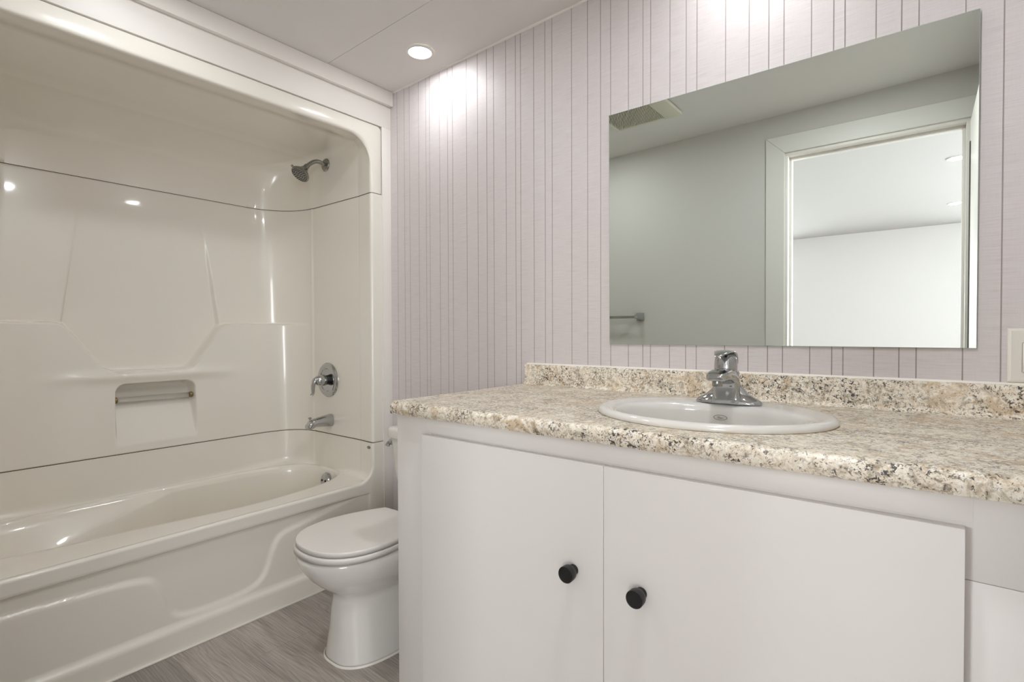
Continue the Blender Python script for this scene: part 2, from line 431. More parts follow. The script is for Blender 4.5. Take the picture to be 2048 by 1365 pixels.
# door lining, stop and casing
jl = [(DX0-.02, DX0, YF-.105, YF+.004, 0, DZ), (DX1, DX1+.02, YF-.105, YF+.004, 0, DZ), (DX0-.02, DX1+.02, YF-.105, YF+.004, DZ, DZ+.02),
      (DX0, DX0+.011, YF-.075, YF-.040, 0, DZ), (DX1-.011, DX1, YF-.075, YF-.040, 0, DZ), (DX0+.011, DX1-.011, YF-.075, YF-.040, DZ-.011, DZ)]
tag(boxes('trim_1', jl, TRIM, bev=.001), kind=ST)
def casing(name, y0, y1):
    """mitred flat casing round the doorway"""
    bm = bmesh.new(); wd = .088; r = .010
    ix0, ix1, iz = DX0-.02+.006, DX1+.02-.006, DZ+.016
    ox0, ox1, oz = ix0-wd, ix1+wd, iz+wd
    ox1 = min(ox1, XR-.002)
    gap = .0004
    def prism(P):
        a = [bm.verts.new((x, y0, z)) for x, z in P]; c = [bm.verts.new((x, y1, z)) for x, z in P]
        bm.faces.new(a); bm.faces.new(c[::-1])
        for i in range(len(P)):
            j = (i+1) % len(P); bm.faces.new((a[i], c[i], c[j], a[j]))
    prism([(ox0, 0), (ix0, 0), (ix0, iz-gap), (ox0, oz-gap)])
    prism([(ix1, 0), (ox1, 0), (ox1, oz-gap), (ix1, iz-gap)])
    prism([(ox0, oz+gap), (ix0, iz+gap), (ix1, iz+gap), (ox1, oz+gap)])
    bmesh.ops.bevel(bm, geom=[e for e in bm.edges], offset=.0012, segments=1, affect='EDGES')
    return from_bm(name, bm, CASING)
tag(casing('trim_2', YF, YF+.014), kind=ST)

# header, crown board and side board round the tub alcove
tag(boxes('trim_3', [(-.02, .003, YF, -.0, 1.9585, 2.121), (-.02, .003, -.048, 0, 0, 1.9585), (-.02, .003, YF, YF+.048, 0, 1.9585), (.0, .0055, -.0505, -.0465, .02, 1.9585)], TRIM, bev=.0012), kind=ST)
tag(box('trim_4', .003, .024, YF+.001, -.002, 2.0567, 2.1205, TRIM, bev=.002), kind=ST)
# thin caulk bead where the back wall meets the ceiling
def ceil_bead():
    rnd = random.Random(4); rings = []; x = .024
    while x < XR-.005:
        r = .0035+rnd.random()*.0035; z = zc(x)-.0002
        rings.append([(x, -.0002, z), (x, -.0002, z-r), (x, -r*.8, z-r*.6), (x, -r*1.1, z)]); x += .02+rnd.random()*.05
    return loft('trim_5', rings, TRIM, None, True, True, True, smooth=False)
tag(ceil_bead(), kind=ST)
tag(box('baseboard_back', .004, .762, -.011, 0, 0, .07, TRIM, bev=.002), kind=ST)
tag(box('baseboard_front', .03, DX0-.105, YF, YF+.011, 0, .07, TRIM, bev=.002), kind=ST)

# front room beyond the doorway
HX0, HX1, HY0, HY1, HZ = -1.6, 4.0, -6.06, YF-.10, 2.17
wz0, wz1 = .70, 2.0
tag(boxes('wall_far', [(HX0, -1.1, HY0-.1, HY0, 0, 2.3), (0.0, 2.7, HY0-.1, HY0, 0, 2.3), (3.8, HX1, HY0-.1, HY0, 0, 2.3),
                       (-1.1, 0, HY0-.1, HY0, 0, wz0), (-1.1, 0, HY0-.1, HY0, wz1, 2.3), (2.7, 3.8, HY0-.1, HY0, 0, wz0), (2.7, 3.8, HY0-.1, HY0, wz1, 2.3)], HALLP), kind=ST)
tag(boxes('wall_hall_right', [(HX1, HX1+.05, HY0, -4.6, 0, 2.3), (HX1, HX1+.05, -1.8, HY1, 0, 2.3), (HX1, HX1+.05, -4.6, -1.8, 0, .45), (HX1, HX1+.05, -4.6, -1.8, wz1, 2.3)], HALLP), kind=ST)
tag(box('wall_hall_left', HX0-.05, HX0, HY0, HY1, 0, 2.3, HALLP), kind=ST)
tag(boxes('wall_hall_near', [(HX0, DX0-.02, HY1-.004, HY1, 0, 2.3), (DX1+.02, HX1, HY1-.004, HY1, 0, 2.3), (DX0-.02, DX1+.02, HY1-.004, HY1, DZ+.02, 2.3),
                             (HX0, -.8, HY1, HY1+.05, 0, 2.3), (XR+.05, HX1, HY1, HY1+.05, 0, 2.3)], HALLP), kind=ST)
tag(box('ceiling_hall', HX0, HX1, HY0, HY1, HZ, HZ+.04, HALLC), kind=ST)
tag(box('floor_hall', HX0-.05, -.80, HY0-.1, HY1+.05, -.03, 0, PLANK), kind=ST)
def window(name, ax, x0, x1, p, z0, z1):
    """frame with one mullion set in the opening"""
    L = []
    def add(a0, a1, c0, c1):
        if ax == 'y': L.append((a0, a1, p-.05, p-.01, c0, c1))
        else: L.append((p+.01, p+.045, a0, a1, c0, c1))
    t = .04
    add(x0, x0+t, z0, z1); add(x1-t, x1, z0, z1); add(x0+t, x1-t, z0, z0+t); add(x0+t, x1-t, z1-t, z1)
    xm = (x0+x1)/2; add(xm-.02, xm+.02, z0+t, z1-t)
    tag(boxes(name, L, TRIM), kind=ST)
window('window_added_1', 'y', -1.1, 0, HY0, wz0, wz1)  # unseen windows, added to let the fill light in
window('window_added_2', 'y', 2.7, 3.8, HY0, wz0, wz1)
window('window_added_3', 'x', -4.6, -1.8, HX1, .45, wz1)

# door leaf, swung open into the bathroom along the right wall
door = empty('door_1', (DX1+.012, YF+.02, 0), kind=ST)
box('leaf', DX1+.012, DX1+.047, YF+.022, YF+.022+.69, .012, DZ-.006, TRIM, door, bev=.0015)
box('gap_shade_strip', DX1+.0085, DX1+.0118, YF+.030, YF+.062, .02, 1.83, VENTDK, door)['label'] = 'dark strip standing in for the shaded hinge gap'  # shadow of the hinge gap, put in as a dark strip
for hz in ():
    lathe('hinge', [(.006, 0), (.006, .09)], CHROME_SAT, door, (0, 0, 1), (DX1+.004, YF+.020, hz), N=12)
adopt(door)

# ------------------------------------------------------------------ recessed lights
def recessed(loc, label, group, energy, r=.056):
    x, y, z = loc
    t = empty('recessed_light', loc, label, 'ceiling light', group)
    lathe('trim_ring', [(r, -.0006), (r, -.0035), (r*.93, -.006), (r*.80, -.0055), (r*.76, -.0015), (r*.76, .004)], SEATPL, t, (0, 0, 1), loc, N=48, cap0=False, cap1=False)
    lathe('lens', [(.0005, -.0035), (r*.5, -.0032), (r*.76, -.0012), (r*.76, .003)], LENS, t, (0, 0, 1), loc, N=48, cap0=True, cap1=True)
    l = bpy.data.lights.new('lamp', 'AREA'); l.shape = 'DISK'; l.size = r*1.5; l.energy = energy; l.color = (.95, .975, 1.0)
    o = bpy.data.objects.new('lamp', l); C.objects.link(o); o.location = (x, y, z-.0075); o.parent = t
    adopt(t)
    return t
recessed((.366, -.1465, zc(.366)), 'small round white downlight above the toilet, glowing beside the grooved wall', 'recessed ceiling lights', SPOT_BATH)
recessed((1.545, -.1465, zc(1.545)), 'small round downlight out of view above the mirror, seen by its glow on the wall', 'recessed ceiling lights', SPOT_BATH)
recessed((.40, -1.03, zc(.40)), 'added fill downlight in front of the tub, out of view beside the ceiling fan', 'recessed ceiling lights', SPOT_FILL)  # unseen lamp, added to brighten the tub side
recessed((1.65, -.86, zc(1.65)), 'added fill downlight in the middle of the ceiling before the vanity, out of view', 'recessed ceiling lights', SPOT_FILL_MID)  # also added out of view, to even the light around the vanity
recessed((2.07, -3.10, HZ), 'downlight in the room beyond, upper of the two glowing ovals in the mirror', 'recessed ceiling lights', SPOT_HALL)
recessed((2.12, -4.80, HZ), 'downlight in the room beyond, lower of the two glowing ovals in the mirror', 'recessed ceiling lights', SPOT_HALL)

# ------------------------------------------------------------------ exhaust fan grille on the bathroom ceiling
def fan():
    x0, x1, y0, y1 = .585, .945, -1.105, -.80; zt = zc(.76)
    t = empty('exhaust_fan', ((x0+x1)/2, (y0+y1)/2, zt), 'ivory bathroom fan cover with a fine grille, seen at the mirror\'s top left corner', 'exhaust fan')
    d = .018; gx0, gx1, gy0, gy1 = x0+.025, x1-.085, y0+.025, y1-.025
    boxes('cover', [(x0, gx0, y0, y1, zt-d, zt-.001), (gx1, x1, y0, y1, zt-d, zt-.001), (gx0, gx1, y0, gy0, zt-d, zt-.001), (gx0, gx1, gy1, y1, zt-d, zt-.001)], VENTPL, t, bev=.004)
    box('dark_backing', gx0, gx1, gy0, gy1, zt-.006, zt-.0035, VENTDK, t)
    bm = bmesh.new(); dv = Vector((.54, .84)); nv = Vector((dv.y, -dv.x)); s = -.5
    while s < .5:
        c = Vector(((gx0+gx1)/2, (gy0+gy1)/2)) + nv*s
        # clip the slanting slat to the opening
        tmin, tmax = -1, 1
        for k, (lo, hi) in enumerate(((gx0, gx1), (gy0, gy1))):
            a = (lo-c[k])/dv[k]; e = (hi-c[k])/dv[k]; a, e = min(a, e), max(a, e); tmin = max(tmin, a); tmax = min(tmax, e)
        if tmax-tmin > .01:
            P = [c+dv*tmin-nv*.0019, c+dv*tmax-nv*.0019, c+dv*tmax+nv*.0019, c+dv*tmin+nv*.0019]
            lo_ = [bm.verts.new((p.x, p.y, zt-d+.001)) for p in P]; hi_ = [bm.verts.new((p.x, p.y, zt-.007)) for p in P]
            bm.faces.new(lo_[::-1]); bm.faces.new(hi_)
            for i in range(4): bm.faces.new((lo_[i], lo_[(i+1) % 4], hi_[(i+1) % 4], hi_[i]))
        s += .0078
    from_bm('grille', bm, VENTPL, t)
    adopt(t)
fan()

# ------------------------------------------------------------------ towel bar on the front wall (seen in the mirror)
def towel_bar():
    zb = 1.118; t = empty('towel_bar', (.30, YF, zb), 'short chrome towel bar with flared square mount, seen low at the mirror\'s left edge', 'towel bar')
    for xc in (.535, .08):
        rings = []
        for y, hx in ((0, .024), (.004, .024), (.03, .012), (.062, .011), (.066, .009)):
            rings.append([(xc-hx, YF+y, zb-hx), (xc+hx, YF+y, zb-hx), (xc+hx, YF+y, zb+hx), (xc-hx, YF+y, zb+hx)])
        loft('mount', rings, CHROME, t, True, True, True, smooth=False, flip=True)
    box('bar', .088, .527, YF+.045, YF+.055, zb-.008, zb+.008, CHROME_SAT, t, bev=.002)
    adopt(t)
towel_bar()

# ------------------------------------------------------------------ shower surround
SEAM_LO, SEAM_HI = .5520, 1.6570
YC = -.75
def plan_half():
    """plan outline (x,y) of the right half, from the flange's outer edge to the middle of the back; also weight for the back relief"""
    P = [(0, y) for y in np.linspace(-.050, -.096, 6)]
    for a in np.linspace(0, PI/2, 7)[1:]: P.append((-.011+.011*math.cos(a), -.096-.011*math.sin(a)))
    P += [(x, -.107+.0055*(-x-.011)/.083) for x in np.linspace(-.02, -.094, 8)]
    P += [(-.097, -.1010), (-.100, -.1002), (-.104, -.1003), (-.108, -.1005)]
    P += [(x, -.1005) for x in np.linspace(-.115, -.474, 50)]
    P += [(-.478, -.1015), (-.4805, -.104), (-.483, -.105)]
    n0 = len(P)
    cx, cy, r = -.483, -.322, .217
    for a in np.linspace(0, PI/2, 44)[1:]: P.append((cx-r*math.sin(a), cy+r*math.cos(a)))
    n1 = len(P)
    P += [(-.70, y) for y in np.linspace(-.322, YC, 170)[1:]]
    P = np.array(P); wgt = np.zeros(len(P))
    wgt[n0:n1] = sstep(0, 1, np.arange(1, n1-n0+1)/(n1-n0)); wgt[n1:] = 1
    return P, wgt
PH, WH = plan_half()
mir = PH[::-1][1:].copy(); mir[:, 1] = 2*YC-mir[:, 1]
PLAN = np.vstack([PH, mir]); WGT = np.concatenate([WH, WH[::-1][1:]])
# inward normals
tg = np.gradient(PLAN, axis=0); tg /= np.linalg.norm(tg, axis=1)[:, None]
NRM = np.stack([-tg[:, 1], tg[:, 0]], 1)        # points into the alcove
if NRM[len(PH)-1, 0] < 0: NRM = -NRM
NRM[:5] = (1, 0); NRM[-5:] = (1, 0)

LOWER = .050
def relief(y, z):
    yc = -.745; a = np.abs(y-yc)
    # stepped lower wall with a trapezoid notch
    below = 1.085-z
    # distance to notch sides (notch half width grows with height)
    slope = (.285-.152)/.20
    hw = .152+(z-.885)*slope
    nside = (a-hw)/math.sqrt(1+slope*slope)          # >0 outside the notch
    nbot = .885-z
    notch_out = np.log(np.exp(np.clip(nside*70, -60, 60))+np.exp(np.clip(nbot*70, -60, 60)))/70    # soft union of "outside" sides
    s = -np.log(np.exp(np.clip(-below*90, -60, 60))+np.exp(np.clip(-notch_out*90, -60, 60)))/90
    low = sstep(-.004, .007, s)
    d = LOWER*low
    # centre panel slightly sunk
    hwu = .285-(z-1.085)*(.055/.42)
    hwc = np.where(z > 1.085, hwu, hw)
    inside = sstep(.006, -.010, a-hwc)*(1-low)
    d = d-.022*inside*(1-sstep(1.12, 1.58, z))
    # rounded nose under the notch
    d = d+.013*np.exp(-((z-.866)/.022)**2)*sstep(.40, .16, a)
    # soap niche: deep at the top, running out at the bottom
    yn = -.7285; an = np.abs(y-yn); hn = .145+(.83-z)*.02
    q1 = hn-an; q2 = .834-z; rr = .036
    cxn = np.maximum(rr-q1, 0); czn = np.maximum(rr-q2, 0)
    sd = np.minimum(np.minimum(q1, q2), rr-np.sqrt(cxn**2+czn**2))
    dep = .066*(1-sstep(.60, .80, z))*0+.064*np.clip((z-.585)/(.80-.585), 0, 1)+.016*sstep(.775, .815, z)
    d = d-dep*sstep(-.003, .009, sd)
    return d

sur = empty('shower_surround', (-.40, YC, SEAM_LO), 'glossy bone acrylic shower wall surround with moulded shelves above the tub', 'shower surround')
zs = np.concatenate([np.linspace(SEAM_LO+.0010, SEAM_LO+.012, 5), np.linspace(SEAM_LO+.012, .81, 44)[1:], np.linspace(.81, .91, 40)[1:], np.linspace(.91, 1.06, 34)[1:], np.linspace(1.06, 1.11, 24)[1:], np.linspace(1.11, 1.64, 80)[1:], np.linspace(1.64, SEAM_HI-.0008, 6)[1:]])
S = len(PLAN); V = np.zeros((len(zs), S, 3))
for k, z in enumerate(zs):
    base = LOWER*sstep(1.10, 1.072, np.array(z))
    d = relief(PLAN[:, 1], np.full(S, z))+.0205*(SEAM_HI-z)/1.1
    ws = WGT
    dd = d*ws
    e = min(z-zs[0], zs[-1]-z)
    lip = -.0025*(1-min(1, e/.005))**2
    V[k, :, 0] = PLAN[:, 0]+NRM[:, 0]*(dd+lip); V[k, :, 1] = PLAN[:, 1]+NRM[:, 1]*(dd+lip); V[k, :, 2] = z
loft('wall_panel', [V[k] for k in range(len(zs))], ACRYLIC, sur, closed=False)

def contour(x, yj, zt, r, n1=14, n2=16, n3=50):
    """inverted U in a plane of constant x"""
    h = [(yj, z) for z in np.linspace(SEAM_HI+.0008, zt-r, n1)]
    h += [(yj-r+r*math.cos(a), zt-r+r*math.sin(a)) for a in np.linspace(0, PI/2, n2)[1:]]
    h += [(y, zt) for y in np.linspace(yj-r, YC, n3)[1:]]
    m = [(2*YC-y, z) for y, z in h[::-1][1:]]
    return [(x, y, z) for y, z in h+m]
rings = [contour(-.012, -.050, 1.9555, .020), contour(-.003, -.050, 1.9555, .020), contour(0, -.053, 1.9525, .021), contour(0, -.096, 1.904, .100)]
for a in np.linspace(0, PI/2, 6)[1:]:
    rings.append(contour(-.011+.011*math.cos(a), -.096-.011*math.sin(a), 1.904-.011*math.sin(a), .100+.011*math.sin(a)))
rings += [contour(-.016, -.1068, 1.8935, .085), contour(-.022, -.1063, 1.894, .045), contour(-.05, -.1044, 1.895, .035), contour(-.094, -.1015, 1.897, .035), contour(-.100, -.1002, 1.901, .035), contour(-.108, -.1005, 1.904, .035)]
rings += [contour(x, -.1005, 1.904, .036) for x in np.linspace(-.14, -.475, 6)]
rings += [contour(-.483, -.105, 1.903, .036)]
for a in np.linspace(0, PI/2, 15)[1:]:
    i = .217*(1-math.cos(a)); rings.append(contour(-.483-.217*math.sin(a), -.105-i, 1.903-i*.42, .036+i*.5))
last = rings[-1]
for f in (.33, .66, 1.0):
    rings.append([(x, y, z+(SEAM_HI+.0008-z)*f) for x, y, z in last])
loft('dome_panel', rings, ACRYLIC, sur, closed=False)
# dark joints behind the gaps
def joint(z, m, lowpart, th=.004):
    ring0, ring1 = [], []
    d = (.0205+relief(PLAN[:, 1], np.full(S, z+.003)))*WGT if lowpart else np.zeros(S)
    for i in range(S):
        x = PLAN[i, 0]+NRM[i, 0]*(d[i]-.0028); y = PLAN[i, 1]+NRM[i, 1]*(d[i]-.0028)
        ring0.append((x, y, z-(.0012 if lowpart else th))); ring1.append((x, y, z+th))
    return [ring0, ring1]
loft('seam', joint(SEAM_HI, SEAMDK, False), SEAMDK, sur, closed=False)
loft('grimy_seam', joint(SEAM_LO-.0005, GROUT, True), GROUT, sur, closed=False)
# clear grab rod with brass ends across the niche
zr, xr_ = .768, -.662
o = lathe('grab_rod', [(.0105, 0), (.0105, .272)], CLEAR, sur, (0, 1, 0), (xr_, -.868, zr), N=24)
for yy in (-.8745, -.5975):
    b_ = lathe('end_cap', [(.011, 0), (.0125, .003), (.0125, .009), (.010, .011)], BRASS, sur, (0, 1, 0), (xr_, yy, zr), N=24)
    b_['label'] = 'tarnished brass end cap'
adopt(sur)

# ------------------------------------------------------------------ bathtub
tub = empty('bathtub', (-.40, YC, 0), 'glossy bone acrylic bathtub with moulded wavy apron, beside the toilet', 'bathtub')
RIM = .386
RJ = .070
def ztop(y):
    e = min(-.107-y, y-(2*YC+.107))
    if e <= 0: return SEAM_LO-.0014
    if e < RJ: return RIM+RJ-math.sqrt(max(0, RJ*RJ-(RJ-e)**2))
    return RIM
# outer loop: lip under the seam round ends and back, then along the front edge
d0 = (.0205+relief(PLAN[:, 1], np.full(S, SEAM_LO+.003)))*WGT
LIP = [(PLAN[i, 0]+NRM[i, 0]*d0[i], PLAN[i, 1]+NRM[i, 1]*d0[i], SEAM_LO-.0014) for i in range(S)]
start = 11                                     # first plan point past the flange corner
core = LIP[start:S-start]
front = []
y1 = core[-1][1]; y0 = core[0][1]
fx = -.011
ys_up = []
for z in np.linspace(SEAM_LO-.003, RIM+RJ+.004, 8): front.append((fx, 2*YC-(-.107), z))
for e in np.linspace(.001, RJ, 14): front.append((fx, 2*YC+.107+e, ztop(2*YC+.107+e)))
for y in np.linspace(2*YC+.107+RJ+.01, -.107-RJ-.01, 110): front.append((fx, y, RIM))
for e in np.linspace(RJ, .001, 14): front.append((fx, -.107-e, ztop(-.107-e)))
for z in np.linspace(RIM+RJ+.004, SEAM_LO-.003, 8): front.append((fx, -.107, z))
A = np.array(core+front); NA = len(A)
bcx, bcy = -.365, -.75
def basin_pt(phi):
    c, s = math.cos(phi), math.sin(phi); n = 3.1
    y = bcy+.652*math.copysign(abs(s)**(2/n), s)
    if c >= 0:
        a = .270*(1-.22*float(sstep(-.55, -1.05, np.array(y))))
    else: a = .258
    return bcx+a*math.copysign(abs(c)**(2/n), c), y
def floor_pt(phi):
    c, s = math.cos(phi), math.sin(phi); n = 2.8
    y = -.70+(.50 if s > 0 else .46)*math.copysign(abs(s)**(2/n), s)
    return -.365+.19*math.copysign(abs(c)**(2/n), c), y
O = np.zeros((NA, 2)); FL = np.zeros((NA, 2)); ARM = np.zeros(NA)
for i in range(NA):
    # equal-angle match through the superellipse's own parameter
    dx = (A[i, 0]-bcx)/(.36 if A[i, 0] > bcx else .29); dy = (A[i, 1]-bcy)/.66
    n = 3.1
    phi = math.atan2(math.copysign(abs(dy)**(n/2), dy), math.copysign(abs(dx)**(n/2), dx))
    O[i] = basin_pt(phi); FL[i] = floor_pt(phi)
    if A[i, 0] < -.4: ARM[i] = float(np.clip((-.70-O[i, 1])/.52, 0, 1))*float(sstep(-.42, -.56, np.array(O[i, 0])))
def rsm(a, k=3):
    for _ in range(k): a = (np.roll(a, 1, 0)+2*a+np.roll(a, -1, 0))/4
    return a
FL[:, 0] += ARM*.125
O = rsm(O, 4); FL = rsm(FL, 8); ARM = rsm(ARM, 4)
rings = []
AD = O-A[:, :2]; L_ = np.linalg.norm(AD, axis=1)[:, None]; AD = AD/np.maximum(L_, 1e-6)
Hh = np.maximum(A[:, 2]-RIM, 0)
# upstand with fillet down to deck
rings.append(np.column_stack([A[:, :2]+AD*0, A[:, 2]]))
fil = np.minimum(.034, L_[:, 0]*.62); filz = np.minimum(.034, Hh)
for a in np.linspace(0, PI/2, 8):
    off = .0015+fil*(1-math.cos(a)); z = RIM+filz*(1-math.sin(a))
    rings.append(np.column_stack([A[:, :2]+AD*off[:, None], np.where(Hh > 0.0005, z, RIM)+0*off]))
# deck to basin edge
for t in (.35, .7, .9): rings.append(np.column_stack([A[:, :2]+AD*(.0015+fil)[:, None]+(O-(A[:, :2]+AD*(.0015+fil)[:, None]))*t*.92, np.full(NA, RIM)]))
CI = np.array([bcx, bcy])
ID = FL-O; Li = np.linalg.norm(ID, axis=1)[:, None]; ID = ID/np.maximum(Li, 1e-6)
for a in np.linspace(0, PI/2*.86, 7):
    r = .016; rings.append(np.column_stack([O+ID*(r*math.sin(a)), np.full(NA, RIM-r*(1-math.cos(a)))]))
p_in, p_dr = .016*math.sin(PI/2*.86), .016*(1-math.cos(PI/2*.86))
# arm rest slope, then the steep wall, then the floor
c_in = p_in+.004+.118*ARM; c_dr = p_dr+.012+.102*ARM
for t in (.25, .5, .75, .92): rings.append(np.column_stack([O+ID*(p_in+(c_in-p_in)*t)[:, None], RIM-(p_dr+(c_dr-p_dr)*t)]))
Zf = .095
for t in (0.02, .1, .25, .45, .65, .82):
    inn = c_in+(np.maximum(Li[:, 0]-.05, c_in)-c_in)*t; dr = c_dr+((RIM-Zf-.03)-c_dr)*t
    rings.append(np.column_stack([O+ID*inn[:, None], RIM-dr]))
for t in (.9, .95, 1.0):
    inn = c_in+(np.maximum(Li[:, 0]-.05, c_in)-c_in)*t+(.05*(t-.9)/.1)
    dr = (RIM-Zf)-.03*(1-(t-.85)/.15)
    rings.append(np.column_stack([O+ID*np.minimum(inn, Li[:, 0])[:, None], np.full(NA, 1.0)*(RIM-dr)]))
cF = np.array([-.365, -.70])
for t in (.3, .6, .85, .999): rings.append(np.column_stack([FL+(cF-FL)*t, np.full(NA, Zf-.004*t)]))
loft('basin', rings, ACRYLIC, tub, closed=True, cap1=False)

# apron: moulded front skirt
def apron():
    ys = np.concatenate([np.linspace(-1.45, -1.404, 10), np.linspace(-1.40, -.20, 210), np.linspace(-.20, -.1085, 44)[1:], [-.1077, -.1072, -.10701], np.linspace(-.10699, -.0945, 14), np.linspace(-.09, -.05, 8)])
    ts = np.concatenate([np.linspace(0, .20, 12), np.linspace(.20, .26, 12)[1:], np.linspace(.26, .80, 70)[1:], np.linspace(.80, .90, 26)[1:], np.linspace(.90, .965, 10)[1:], np.linspace(.965, 1, 10)[1:]])
    Y, T = np.meshgrid(ys, ts)
    ZT = np.array([ztop(y) for y in ys])[None, :]*np.ones_like(T)
    Zlow = T*RIM
    Z = np.where(Y > -1e9, T*ZT, 0)
    # below the panel top keep heights independent of the rising corner
    blend = sstep(.86, 1.0, T)
    Z = Zlow+(ZT-RIM)*blend
    X = np.zeros_like(Y)
    # panel recess window
    def win(a, b, v, e): return sstep(a-e, a+e, v)*sstep(b+e, b-e, v)
    pw = win(-1.372, -.128, Y, .006)*sstep(.337, .329, Z)*sstep(.070, .088, Z)
    X -= .013*pw
    # wavy border: lower/outer field stands 9 mm proud of the upper one
    ly = [-1.45, -1.30, -1.10, -1.02, -.965, -.945, -.930, -.9165, -.905, -.893, -.867, -.80, -.734, -.66, -.625, -.600, -.583, -.568, -.555, -.540, -.515, -.474, -.41, -.30, -.2266, -.13, -.05]
    lz = [.290, .285, .277, .272, .262, .250, .226, .192, .155, .128, .110, .103, .101, .107, .116, .133, .158, .205, .238, .263, .280, .288, .298, .318, .331, .345, .36]
    PX = np.interp(np.linspace(0, 1, 900), np.linspace(0, 1, len(ly)), ly); PZ = np.interp(np.linspace(0, 1, 900), np.linspace(0, 1, len(lz)), lz)
    k = np.ones(31)/31
    PXs = np.convolve(np.pad(PX, 15, 'edge'), k, 'valid'); PZs = np.convolve(np.pad(PZ, 15, 'edge'), k, 'valid')
    # signed distance to the curve (positive below / outside)
    D2 = np.full(Y.shape, 1e9); SG = np.zeros_like(Y)
    tx, tz = np.gradient(PXs), np.gradient(PZs)
    for i in range(0, 900, 3):
        dy, dz = Y-PXs[i], Z-PZs[i]; dd = dy*dy+dz*dz; mk = dd < D2
        D2 = np.where(mk, dd, D2); cr = tx[i]*dz-tz[i]*dy
        SG = np.where(mk, np.where(cr < 0, 1, -1), SG)
    sd = np.sqrt(D2)*SG
    X += .0092*sstep(-.012, .012, sd)*pw
    # base band
    X += .009*sstep(.098, .070, Z)*1.0
    # rim front bulges slightly, top edge rolls back
    X += .003*sstep(.330, .345, Z)*sstep(-.17, -.22, Y)
    r = .011
    dtop = ZT-Z
    isfront = sstep(-.100, -.112, Y)+0*Z
    roll = np.clip((r-dtop)/r, 0, 1)
    X -= np.where(Y < -.107, 1, 0)*r*(1-np.sqrt(1-np.clip(roll, 0, .999)**2))
    side = np.clip((r-(Y+.107))/r, 0, .999)*np.where(Y > -.107, 1, 0)
    X -= r*(1-np.sqrt(1-side**2))*sstep(RIM+.03, RIM+RJ, Z)
    # the flange edge beside the rising corner rolls back too
    n = len(ys); rows = [list(zip(X[k], Y[k], Z[k])) for k in range(len(ts))]
    top = [(x-.002, y, z) for x, y, z in rows[-1]]
    return loft('apron', rows+[top], ACRYLIC, tub, closed=False)
apron()
box('caulk_bead', .009, .018, -1.498, -.001, 0, .006, CAULK, tub, bev=.002)
# overflow plate on the drain end wall
ovn = Vector((.0, -.96, .28)).normalized(); ovc = Vector((-.335, -.131, .338))
ov = lathe('overflow_plate', [(.033, -.006), (.033, .004), (.030, .008), (.022, .010), (.0005, .0105)], CHROME, tub, tuple(ovn), tuple(ovc), N=36)
q = Vector((0, 0, 1)).rotation_difference(ovn)
for dx, dz in ((-.014, -.006), (.014, -.006)):
    lathe('screw', [(.0055, .008), (.0055, .0115), (.001, .012)], BLACKMETAL, ov, tuple(ovn), tuple(ovc+q @ Vector((dx, dz, 0))), N=14)
em = lathe('maker_emblem', [(1, -.001), (1, .0012), (.85, .0022), (.001, .0022)], CHROME_SAT, tub, (0, 0, 1), (0, 0, 0), N=32)
em.data.transform(Matrix.Translation((-.030, -.1068, .529)) @ Matrix.Rotation(PI/2, 4, 'X') @ Matrix.Diagonal((.0125, .0065, 1, 1)))
em['label'] = 'small oval metal badge'
adopt(tub)

# ------------------------------------------------------------------ shower head
YE = -.1005
sh = empty('wall_shower', (-.358, YE, 1.848), 'chrome shower head on a bent arm high on the tub end wall', 'shower head')
lathe('wall_flange', [(.031, 0), (.031, .002), (.027, .007), (.012, .010), (.0005, .010)], CHROME_SAT, sh, (0, -1, 0), (-.358, YE, 1.848), N=36)
arm = [(-.358, YE-.004, 1.848)]+bezier((-.358, YE-.02, 1.852), (-.358, YE-.055, 1.862), (-.358, YE-.075, 1.842), (-.358, YE-.103, 1.814), 14)
tube('arm', arm, .0095, CHROME_SAT, sh)
ax = Vector((0, -.60, -.80)).normalized(); hp = Vector((-.358, YE-.098, 1.820))
lathe('neck', [(.011, -.002), (.0125, .002), (.0125, .014), (.016, .018), (.016, .024)], CHROME_SAT, sh, tuple(ax), tuple(hp), N=28)
head = lathe('head', [(.016, .020), (.022, .030), (.033, .042), (.0405, .050), (.0425, .055), (.0425, .062), (.039, .065), (.0385, .0645), (.0005, .0655)], CHROME_SAT, sh, tuple(ax), tuple(hp), N=44)
q = Vector((0, 0, 1)).rotation_difference(ax)
bm = bmesh.new()
for ring_r, cnt in ((.008, 6), (.017, 10), (.026, 16), (.034, 22)):
    for i in range(cnt):
        a = 2*PI*i/cnt; c = hp+q @ Vector((ring_r*math.cos(a), ring_r*math.sin(a), .0655))
        mat = Matrix.Translation(c) @ q.to_matrix().to_4x4()
        bmesh.ops.create_cone(bm, cap_ends=True, segments=8, radius1=.0022, radius2=.0015, depth=.004, matrix=mat)
nz = from_bm('spray_nozzles', bm, DARKRUB, head); nz['label'] = 'dark rubber spray nozzles'
tp = hp+q @ Vector((0, 0, .058)); sdv = Vector((0, -.80, .60))
tube('selector_tab', [tuple(tp+sdv*.040), tuple(tp+sdv*.046), tuple(tp+sdv*.053)], [.004, .0055, .0045], CHROME_SAT, sh, N=12)
adopt(sh)

